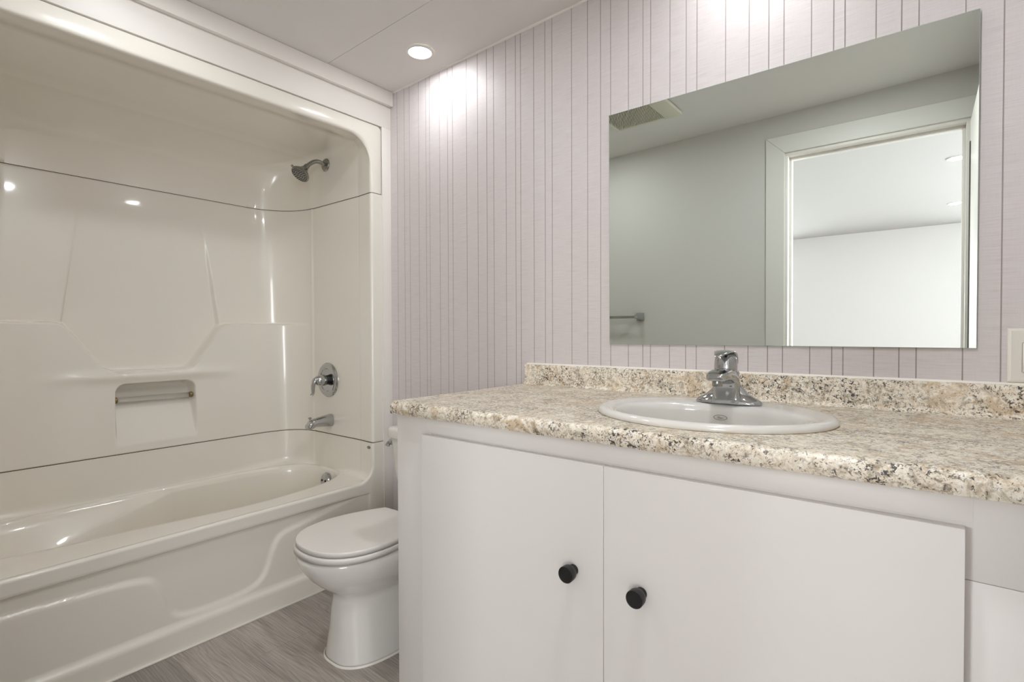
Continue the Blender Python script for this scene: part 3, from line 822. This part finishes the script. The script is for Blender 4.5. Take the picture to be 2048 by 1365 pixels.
# ------------------------------------------------------------------ shower valve
va = empty('shower_valve', (-.353, YE, .813), 'round chrome shower valve plate with lever handle above the tub spout', 'shower valve')
o = (-.353, YE, .813)
lathe('escutcheon', [(.083, 0), (.083, .003), (.078, .009), (.068, .012), (.056, .011), (.053, .0075), (.050, .007), (.0005, .008)], CHROME, va, (0, -1, 0), o, N=56)
lathe('collar', [(.023, .006), (.023, .026), (.0005, .026)], BLACKMETAL, va, (0, -1, 0), o, N=32)['label'] = 'black gap ring behind the handle'
hd = lathe('handle', [(.026, .022), (.0265, .030), (.025, .052), (.021, .062), (.012, .068), (.0005, .070)], CHROME, va, (0, -1, 0), o, N=36)
lv = bezier((o[0], YE-.045, o[2]+.008), (o[0]-.006, YE-.085, o[2]+.014), (o[0]-.008, YE-.078, o[2]-.035), (o[0]-.010, YE-.076, o[2]-.060), 16)
lv += [(o[0]-.013, YE-.084, o[2]-.070)]
tube('lever', lv, [(.0185-.009*i/16, .013-.007*i/16) for i in range(17)], CHROME, hd, N=18)
for dx, dz in ((.0, -.042), (.0, .042)):
    pass
adopt(va)

# ------------------------------------------------------------------ tub spout
spo = empty('tub_spout', (-.338, YE, .620), 'chrome tub spout with diverter knob just above the tub edge', 'tub spout')
rings = []
N = 28
for t in np.linspace(0, 1, 12):
    y = YE-.118*t
    top = .650-.018*t-.010*max(0, t-.85)/.15; bot = .590+.010*t - .012*float(sstep(.70, .88, np.array(t)))
    hw = .030-.008*t
    if t > .93: top -= .006
    cz, hz = (top+bot)/2, (top-bot)/2
    rings.append([(-.338+hw*math.copysign(abs(math.cos(a))**.8, math.cos(a)), y, cz+hz*math.copysign(abs(math.sin(a))**.8, math.sin(a))) for a in np.linspace(0, 2*PI, N, endpoint=False)])
rings.append([((-.338+(x+.338)*.8), y-.005, cz+(z-cz)*.85) for x, y, z in rings[-1]])
loft('spout_body', rings, CHROME, spo, True, True, True, flip=True, angle=math.radians(60))
lathe('diverter_knob', [(.0035, 0), (.0035, .010), (.007, .012), (.0075, .017), (.005, .019), (.0005, .019)], CHROME, spo, (0, 0, 1), (-.338, YE-.108, .627), N=20)
adopt(spo)

# ------------------------------------------------------------------ toilet
toi = empty('toilet', (.455, -.40, 0), 'white two-piece toilet with closed seat between the tub and the vanity', 'toilet')
tx = .455
N = 72
def egg(z, xc, wf, yf, yb, wb, n=2.3, N=96):
    """plan outline: curved front at yf, widest (wf) about 47% back, sides drawing in to a straight back edge of half width wb at yb"""
    L = yb-yf; ym = yf+L*.47; pts = []; h = N//2
    for i in range(h):
        t = PI+PI*i/h; c, s_ = math.cos(t), math.sin(t)
        pts.append((xc+wf*math.copysign(abs(c)**(2/n), c), ym-(ym-yf)*abs(s_)**(2/n), z))
    ns = int(h*.38); nb = h-2*ns
    side = [(wf+(wb-wf)*(k/ns)**1.75, ym+(yb-ym)*k/ns) for k in range(ns)]
    pts += [(xc+x, y, z) for x, y in side]
    for k in range(nb):
        f = k/(nb-1); x = wb*(1-2*f); pts.append((xc+x, yb-.002*(2*f-1)**8, z))
    pts += [(xc-x, y, z) for x, y in side[::-1]][:ns]
    return pts
# pedestal + bowl as one porcelain surface
rings = []
prof = [  # z, half width, y front, y back, half width back, squareness
    (0.000, .119, -.608, -.16, .100, 2.7), (.012, .117, -.606, -.16, .098, 2.7), (.05, .110, -.602, -.17, .094, 2.65), (.10, .102, -.596, -.175, .090, 2.6),
    (.15, .093, -.594, -.18, .087, 2.55), (.19, .090, -.588, -.185, .085, 2.5), (.205, .091, -.589, -.188, .085, 2.45), (.217, .098, -.597, -.19, .087, 2.4), (.230, .110, -.612, -.19, .092, 2.35),
    (.250, .127, -.638, -.19, .098, 2.3), (.275, .144, -.664, -.18, .106, 2.25), (.300, .156, -.682, -.17, .112, 2.2), (.325, .166, -.697, -.16, .118, 2.2), (.343, .1695, -.703, -.15, .122, 2.2), (.353, .168, -.701, -.15, .121, 2.2)]
for z, wf, yf, yb, wb, nn in prof: rings.append(egg(z, tx, wf, yf, yb, wb, nn))
loft('bowl', rings, PORCELAIN, toi, True, True, True)
# seat and lid
def slab(name, z0, z1, wf, yf, yb, wb, r, m):
    rg = []
    for a in np.linspace(0, PI/2, 5): rg.append(egg(z0+r*(1-math.sin(a)), tx, wf-r*math.cos(a)*0-r*(1-math.sin(a))*0-r*(1-math.cos(0))*0-(r-r*math.sin(a)) , yf+(r-r*math.sin(a)), yb, wb))
    for a in np.linspace(0, PI/2, 6): rg.append(egg(z1-r+r*math.sin(a), tx, wf-(r-r*math.cos(a)), yf+(r-r*math.cos(a)), yb-(r-r*math.cos(a)), wb-(r-r*math.cos(a))))
    rg.append([(tx+(x-tx)*.6, -.52+(y+.52)*.6, z1+.0015) for x, y, z in rg[-1]])
    rg.append([(tx+(x-tx)*.02, -.52+(y+.52)*.02, z1+.002) for x, y, z in rg[-1]])
    return loft(name, rg, m, toi, True, True, True)
slab('seat', .3585, .3775, .1685, -.702, -.309, .108, .0045, SEATPL)
slab('seat_lid', .3797, .3945, .1645, -.696, -.311, .107, .0032, SEATPL)
for dx in (-.07, .07):
    lathe('hinge', [(.011, -.02), (.011, .02)], SEATPL, toi, (1, 0, 0), (tx+dx, -.293, .372), N=18)
    lathe('bumper', [(.005, 0), (.005, .006)], SEATPL, toi, (0, 0, 1), (tx+dx*1.3, -.60, .3545), N=12)
# tank
rings = []
for z, hw, yf, yb in ((.345, .146, -.185, -.04), (.352, .158, -.195, -.035), (.38, .176, -.205, -.03), (.44, .191, -.214, -.026), (.52, .204, -.222, -.022), (.60, .2115, -.228, -.020), (.632, .2135, -.230, -.020)):
    rings.append(superell(tx, (yf+yb)/2, hw, (yb-yf)/2, 5.5, 64, z))
loft('tank', rings, PORCELAIN, toi, True, True, True)
rings = []
for z, e in ((.628, .002), (.631, .007), (.636, .009), (.657, .009), (.664, .006), (.668, -.002), (.669, -.02)):
    rings.append(superell(tx, -.125, .214+e, .106+e, 6, 64, z))
loft('tank_lid', rings, PORCELAIN, toi, True, True, True)
lathe('tank_neck', [(.07, .30), (.085, .345), (.085, .35)], PORCELAIN, toi, (0, 0, 1), (tx, -.13, 0), N=32)
lh = lathe('flush_lever', [(.014, -.012), (.014, .004), (.011, .009), (.0005, .010)], CHROME, toi, (-1, 0, 0), (tx-.209, -.198, .605), N=24)
tube('lever_arm', [(tx-.213, -.198, .605), (tx-.220, -.200, .604), (tx-.222, -.206, .599), (tx-.221, -.213, .590)], [.006, .0075, .008, .0095], CHROME, lh, N=14)
cb = [egg(0, tx, .1225, -.6115, -.157, .103, 2.7), egg(.004, tx, .1225, -.6115, -.157, .103, 2.7), egg(.006, tx, .119, -.608, -.16, .1, 2.7)]
loft('caulk_bead', cb, CAULK, toi, True, False, False)
# bolt cap recess is hidden; supply pipe on the wall side
adopt(toi)

# ------------------------------------------------------------------ vanity cabinet
van = empty('vanity_cabinet', (1.46, -.30, 0), 'white painted vanity cabinet with two slab doors under the granite counter', 'vanity cabinet')
CF = -.595
boxes('body', [(.90, 2.165, CF, CF+.018, .7005, .8163), (.765, .8995, CF, CF+.018, .0, .8163), (1.94, 2.165, CF, CF+.018, 0, .6996), (.90, 1.94, CF, CF+.018, 0, .11), (1.375, 1.445, CF, CF+.018, .11, .70),
               (.765, .783, CF+.018, -.013, 0, .8163), (2.147, 2.165, CF+.018, -.013, 0, .8163), (.783, 2.147, -.025, -.013, 0, .8163), (.783, 2.147, CF+.018, -.025, .09, .106)], CABINET, van, bev=.0004)
# bulged rail above the doors
rings = []
for x, kx in ((.893, 1), (1.90, 1), (1.925, .8), (1.945, .45), (1.957, .12), (1.962, 0)):
    P = []
    for t in np.linspace(0, 1, 15):
        z = .8160-.0375*t
        P.append((x, CF-.0004-.0015*kx-.0085*kx*math.sin(PI*min(1, .12+.80*t))**.7, z))
    P += [(x, CF+.001, .7785), (x, CF+.001, .8160)]
    rings.append(P)
loft('top_rail', rings, CABINET, van, True, True, True, angle=math.radians(50))
# doors
def door_leaf(x0, x1, z0, z1):
    bm = bmesh.new(); y1 = CF-.001; y0 = CF-.018
    # rounded back corners, crisp front
    bm_box(bm, x0, x1, y0, y1, z0, z1, bev=.0006, seg=1)
    return from_bm('door', bm, CABINET, van, smooth=True, angle=math.radians(40))
def knob(x, z, parent):
    lathe('knob', [(.0110, .0), (.0110, .004), (.0098, .007), (.0094, .009), (.0120, .0115), (.0152, .0145), (.0164, .018), (.0170, .0310), (.0162, .0328), (.0150, .0318), (.0005, .0312)],
          BLACKMETAL, parent, (0, -1, 0), (x, CF-.018, z), N=36)['label'] = 'black metal knob'
d1 = door_leaf(.883, 1.4124, .095, .7735); d1['label'] = 'left slab door'
d2 = door_leaf(1.4136, 1.9535, .095, .7735); d2['label'] = 'right slab door'
knob(1.3445, .549, d1); knob(1.4935, .546, d2)
adopt(van)

# ------------------------------------------------------------------ countertop with backsplash
cou = empty('countertop', (1.46, -.30, .8525), 'granite-look laminate countertop with backsplash and rolled front edge', 'countertop')
CX0, CX1, CY0, CZ = .7665, 2.168, -.622, .8525
SX, SY, SA, SB = 1.530, -.346, .251, .211        # sink centre and half axes
def counter():
    th = .036
    # front profile (y,z), starting where the flat top ends
    prof = [(-.575, CZ)]+[(CY0+.016-.016*math.sin(a), CZ-.016+.016*math.cos(a)) for a in np.linspace(0, PI/2, 8)]+[(CY0, CZ-.028), (CY0+.003, CZ-.034), (CY0+.010, CZ-.036), (-.575, CZ-.036)]
    rings = []
    for x, c in ((CX0, .0), (CX0+.001, 0), (CX1, 0)): rings.append([(x, y, z) for y, z in prof])
    V = []; Fc = []
    n = len(prof)
    for r in rings: V += r
    for k in range(2):
        for i in range(n-1): Fc.append((k*n+i, k*n+i+1, (k+1)*n+i+1, (k+1)*n+i))
    Fc.append(tuple(range(n))[::-1])
    # flat top with the sink cut-out
    rect = []
    x0, x1, y0, y1 = CX0, CX1, -.575, -.002
    m = 40
    for t in np.linspace(0, 1, m, endpoint=False): rect.append((x1, y0+(y1-y0)*t))
    for t in np.linspace(0, 1, m*2, endpoint=False): rect.append((x1+(x0-x1)*t, y1))
    for t in np.linspace(0, 1, m, endpoint=False): rect.append((x0, y1+(y0-y1)*t))
    for t in np.linspace(0, 1, m*2, endpoint=False): rect.append((x0+(x1-x0)*t, y0))
    hole = []
    for x, y in rect:
        a = math.atan2((y-SY)/SB, (x-SX)/SA); hole.append((SX+(SA-.018)*math.cos(a), SY+(SB-.018)*math.sin(a)))
    b0 = len(V); q = len(rect)
    for z in (CZ, CZ-th):
        V += [(x, y, z) for x, y in rect]; V += [(x, y, z) for x, y in hole]
    for i in range(q):
        j = (i+1) % q
        Fc.append((b0+i, b0+j, b0+q+j, b0+q+i)); Fc.append((b0+2*q+i, b0+3*q+i, b0+3*q+j, b0+2*q+j))
        Fc.append((b0+q+i, b0+q+j, b0+3*q+j, b0+3*q+i))
        Fc.append((b0+i, b0+2*q+i, b0+2*q+j, b0+j))
    o = make('top', V, Fc, GRANITE, cou, smooth=True)
    bm = bmesh.new(); bm.from_mesh(o.data); bmesh.ops.remove_doubles(bm, verts=bm.verts, dist=1e-5); bmesh.ops.recalc_face_normals(bm, faces=bm.faces); bm.to_mesh(o.data); bm.free()
    o.data.set_sharp_from_angle(angle=math.radians(35))
counter()
bs = bmesh.new()
def splash():
    # coved foot, squared top with small round
    prof = [(-.002, CZ+.0002), (-.032, CZ+.0002), (-.027, CZ+.0025), (-.023, CZ+.007), (-.0215, CZ+.013), (-.0210, .9195), (-.0195, .9225), (-.016, .9240), (-.002, .9240)]
    rings = [[(x, y, z) for y, z in prof] for x in (.7745, 2.168)]
    return loft('backsplash', rings, GRANITE, cou, True, True, True, angle=math.radians(35))
splash()
cp = [(-.0005, .9235), (-.009, .9235), (-.007, .9268), (-.002, .9285), (-.0005, .9285)]
loft('caulk_bead', [[(x, y, z) for y, z in cp] for x in (.7745, 2.168)], CAULK, cou, True, True, True, smooth=False)
adopt(cou)

# ------------------------------------------------------------------ sink
sk = empty('sink', (SX, SY, CZ), 'white oval drop-in sink set into the granite counter', 'sink')
rings = []; N = 96
BX, BY, BA, BB = SX, SY-.030, .198, .150
def ell(cx, cy, a, b, z): return [(cx+a*math.cos(2*PI*i/N), cy+b*math.sin(2*PI*i/N), z) for i in range(N)]
rings.append(ell(SX, SY, SA-.002, SB-.002, CZ+.0004))
rings.append(ell(SX, SY, SA, SB, CZ+.003))
rings.append(ell(SX, SY, SA-.001, SB-.001, CZ+.008))
rings.append(ell(SX, SY, SA-.005, SB-.005, CZ+.0125))
rings.append(ell(SX, SY, SA-.012, SB-.012, CZ+.0145))
rings.append(ell(SX, SY, SA-.020, SB-.020, CZ+.0140))
for t in (.35, .7, .93):
    rings.append(ell(SX+(BX-SX)*t, SY+(BY-SY)*t, (SA-.020)+(BA+.006-(SA-.020))*t, (SB-.020)+(BB+.006-(SB-.020))*t, CZ+.0140-.0035*t))
rings.append(ell(BX, BY, BA+.002, BB+.002, CZ+.0085))
rings.append(ell(BX, BY, BA-.004, BB-.004, CZ+.002))
for t in np.linspace(.05, 1, 16):
    a = t*PI/2; k = math.cos(a)
    f = .30+.70*k**.75
    rings.append(ell(BX, BY+.02*t, (BA-.006)*f, (BB-.006)*f, CZ+.002-.135*math.sin(a)**1.0))
rings.append(ell(BX, BY+.02, .025, .025, CZ-.136))
loft('bowl', rings, PORCELAIN, sk, True, False, True)
dr = lathe('drain', [(.030, 0), (.030, .003), (.024, .004), (.020, .001), (.0005, .0015)], CHROME, sk, (0, 0, 1), (BX, BY+.02, CZ-.1355), N=32)
# printed oval badge on the rear slope of the bowl
def ring_oval(name, a0, b0, a1, b1, th, m, mat4, parent):
    NN = 40; R0 = []
    for a, b, z in ((a0, b0, 0), (a0, b0, th), (a1, b1, th), (a1, b1, 0)):
        R0.append([tuple(mat4 @ Vector((a*math.cos(2*PI*i/NN), b*math.sin(2*PI*i/NN), z))) for i in range(NN)])
    return loft(name, R0, m, parent, True)
adopt(sk)

# ------------------------------------------------------------------ faucet
fx_, fy_, fz_ = 1.5335, -.203, CZ+.0125
fa = empty('faucet', (fx_, fy_, fz_), 'chrome single-lever faucet on the back of the oval sink', 'faucet')
rings = []
for z, a, b, n in ((0, .077, .027, 2.6), (.003, .077, .027, 2.6), (.008, .074, .025, 2.5), (.013, .065, .0225, 2.4), (.019, .054, .020, 2.3), (.027, .044, .018, 2.3), (.036, .036, .016, 2.3), (.046, .029, .013, 2.3)):
    rings.append(superell(fx_, fy_, a, b, n, 64, fz_+z))
loft('base_plate', rings, CHROME, fa, True, True, True)
# body: rises from the base and sweeps forward into the spout
spine = [((fy_-.004), .000, .033, .029), (fy_-.004, .010, .0315, .0275), (fy_-.003, .025, .029, .025), (fy_-.003, .040, .0275, .0235), (fy_-.005, .055, .026, .0225)]
rings = []
def sec(c, t, hw, hh, n=4.6, NN=56):
    """superellipse section centred at c=(y,z), perpendicular to direction t in the y-z plane"""
    t = np.array(t)/np.linalg.norm(t); u = np.array([-t[1], t[0]])
    P = []
    for i in range(NN):
        a = 2*PI*i/NN; ca, sa = math.cos(a), math.sin(a)
        x = hw*math.copysign(abs(ca)**(2/n), ca); v = hh*math.copysign(abs(sa)**(2/n), sa)
        P.append((fx_+x, c[0]+u[0]*v, c[1]+u[1]*v))
    return P
secs = [((fy_-.003, fz_+.001), (0, 1), .0365, .0265), ((fy_-.004, fz_+.012), (0, 1), .0345, .0250), ((fy_-.006, fz_+.028), (-.10, 1), .0312, .0232), ((fy_-.010, fz_+.044), (-.30, 1), .0285, .0215),
        ((fy_-.018, fz_+.058), (-.75, 1), .0262, .0195), ((fy_-.034, fz_+.068), (-1, .45), .0252, .0165), ((fy_-.055, fz_+.072), (-1, .08), .0245, .0135), ((fy_-.078, fz_+.071), (-1, -.12), .0238, .0115),
        ((fy_-.095, fz_+.069), (-1, -.16), .0225, .0100), ((fy_-.104, fz_+.068), (-1, -.16), .0190, .0080), ((fy_-.107, fz_+.0675), (-1, -.16), .012, .005)]
loft('spout', [sec(*s) for s in secs], CHROME, fa, True, True, True)
lathe('aerator', [(.0105, 0), (.0115, .002), (.0115, .013), (.0105, .015)], CHROME_SAT, fa, (0, 0, 1), (fx_, fy_-.087, fz_+.047), N=28)
# upright neck and domed handle with forward lever
rings = [superell(fx_, fy_+.004, .024, .021, 2.4, 48, fz_+.04), superell(fx_, fy_+.003, .0245, .0215, 2.3, 48, fz_+.06), superell(fx_, fy_+.002, .0245, .022, 2.2, 48, fz_+.075), superell(fx_, fy_+.002, .022, .020, 2.1, 48, fz_+.079)]
loft('neck', rings, CHROME, fa, True, True, True)
rings = []
for z, a, b, dy in ((.078, .0235, .022, 0), (.080, .0265, .025, 0), (.090, .0275, .026, .001), (.104, .0270, .0255, .002), (.114, .0245, .0235, .003), (.122, .0185, .019, .004), (.126, .010, .012, .004), (.127, .001, .001, .004)):
    rings.append(superell(fx_-.004, fy_-.008+dy, a*.96, b, 2.2, 48, fz_+z-.003))
hn = loft('handle', rings, CHROME, fa, True, True, True)
# lever blade
bl = bezier((fy_+.017, fz_+.096, 0), (fy_+.008, fz_+.126, 0), (fy_-.022, fz_+.136, 0), (fy_-.088, fz_+.115, 0), 14)
rings = []
for i, (y, z, _) in enumerate(bl):
    t = i/13; w_ = .0185+.003*math.sin(PI*t)-(.012*max(0, t-.75)/.25)**1
    j = min(i+1, 13); k = max(i-1, 0); tv = (bl[j][0]-bl[k][0], bl[j][1]-bl[k][1])
    rings.append(sec((y, z), tv, w_, .0050-.0024*t, 2.4, 28))
loft('lever', rings, CHROME, hn, True, True, True)
lathe('temperature_dot', [(.0035, -.002), (.0035, .0006), (.0005, .0008)], REDDOT, fa, (0, -.92, .38), (fx_, fy_-.0245, fz_+.0865), N=16)['label'] = 'dark red temperature dot'
adopt(fa)
zb_ = CZ-.0213; ab_ = math.asin((CZ+.002-zb_)/.135)
bpos = Vector((1.5235, BY+.02*ab_/(PI/2)+(BB-.006)*(.30+.70*math.cos(ab_)**.75)-.0012, zb_))
mt = Matrix.Translation(bpos) @ Matrix.Rotation(math.radians(82), 4, 'X')
bg_ = ring_oval('oval_badge', .0160, .0066, .0147, .0053, .0010, LOGOGREY, mt, sk); bg_['label'] = 'small grey oval badge with faint lettering'
bm = bmesh.new()
for dx, dy, lw in ((-.004, .0018, .007), (.001, -.0002, .014), (-.001, -.0021, .010)):
    bmesh.ops.create_cube(bm, size=1, matrix=mt @ Matrix.Translation((dx, dy, .0006)) @ Matrix.Diagonal((lw, .0010, .0012, 1)))
from_bm('badge_script', bm, LOGOGREY, bg_)
adopt(sk)

# ------------------------------------------------------------------ mirror
mirr = empty('wall_mirror', (1.553, -.004, 1.0), 'large frameless mirror on the grooved wall above the faucet, reflecting a doorway', 'mirror')
def mirror():
    x0, x1, z0, z1 = 1.1074, 1.9986, .9999, 1.7356
    lean = .0036                               # the top stands a few millimetres further off the wall
    yf0, yf1 = -.0060, -.0060-lean; b = .0010
    V = [(x0, yf0+.005, z0), (x1, yf0+.005, z0), (x1, yf1+.005, z1), (x0, yf1+.005, z1),
         (x0, yf0+b, z0), (x1, yf0+b, z0), (x1, yf1+b, z1), (x0, yf1+b, z1),
         (x0+b, yf0, z0+b), (x1-b, yf0, z0+b), (x1-b, yf1, z1-b), (x0+b, yf1, z1-b)]
    Fc = [(8, 9, 10, 11), (3, 2, 1, 0)]
    for i in range(4):
        j = (i+1) % 4; Fc.append((i, j, 4+j, 4+i)); Fc.append((4+i, 4+j, 8+j, 8+i))
    make('mirror_glass', V, Fc, smooth=False, mats=[MIRROR, GLASSEDGE], midx=[0]+[1]*9, parent=mirr)
mirror()
adopt(mirr)

# ------------------------------------------------------------------ light switch
sw = empty('light_switch', (2.082, 0, .984), 'white rocker light switch plate just above the backsplash, right of the mirror', 'light switch')
def switch():
    x0, x1, z0, z1 = 2.0472, 2.1190, .9290, 1.0435
    rings = []
    for y, e in ((-.0005, 0), (-.003, 0), (-.0048, .0012), (-.0058, .004), (-.0062, .006)):
        rings.append([(x0+e, y, z0+e), (x1-e, y, z0+e), (x1-e, y, z1-e), (x0+e, y, z1-e)])
    loft('plate', rings, SWITCHPL, sw, True, True, True, smooth=False, flip=True)
    xa, xb, za, zb = 2.0705, 2.1040, .9510, 1.0130
    boxes('rocker_gap', [(xa-.001, xa, -.0066, -.0061, za, zb), (xb, xb+.001, -.0066, -.0061, za, zb), (xa, xb, -.0066, -.0061, za-.001, za), (xa, xb, -.0066, -.0061, zb, zb+.001)], LOGOGREY, sw)
    box('rocker', xa+.0004, xb-.0004, -.0090, -.0061, za+.0004, zb-.0004, SWITCHPL, sw, bev=.0012)
switch()
adopt(sw)
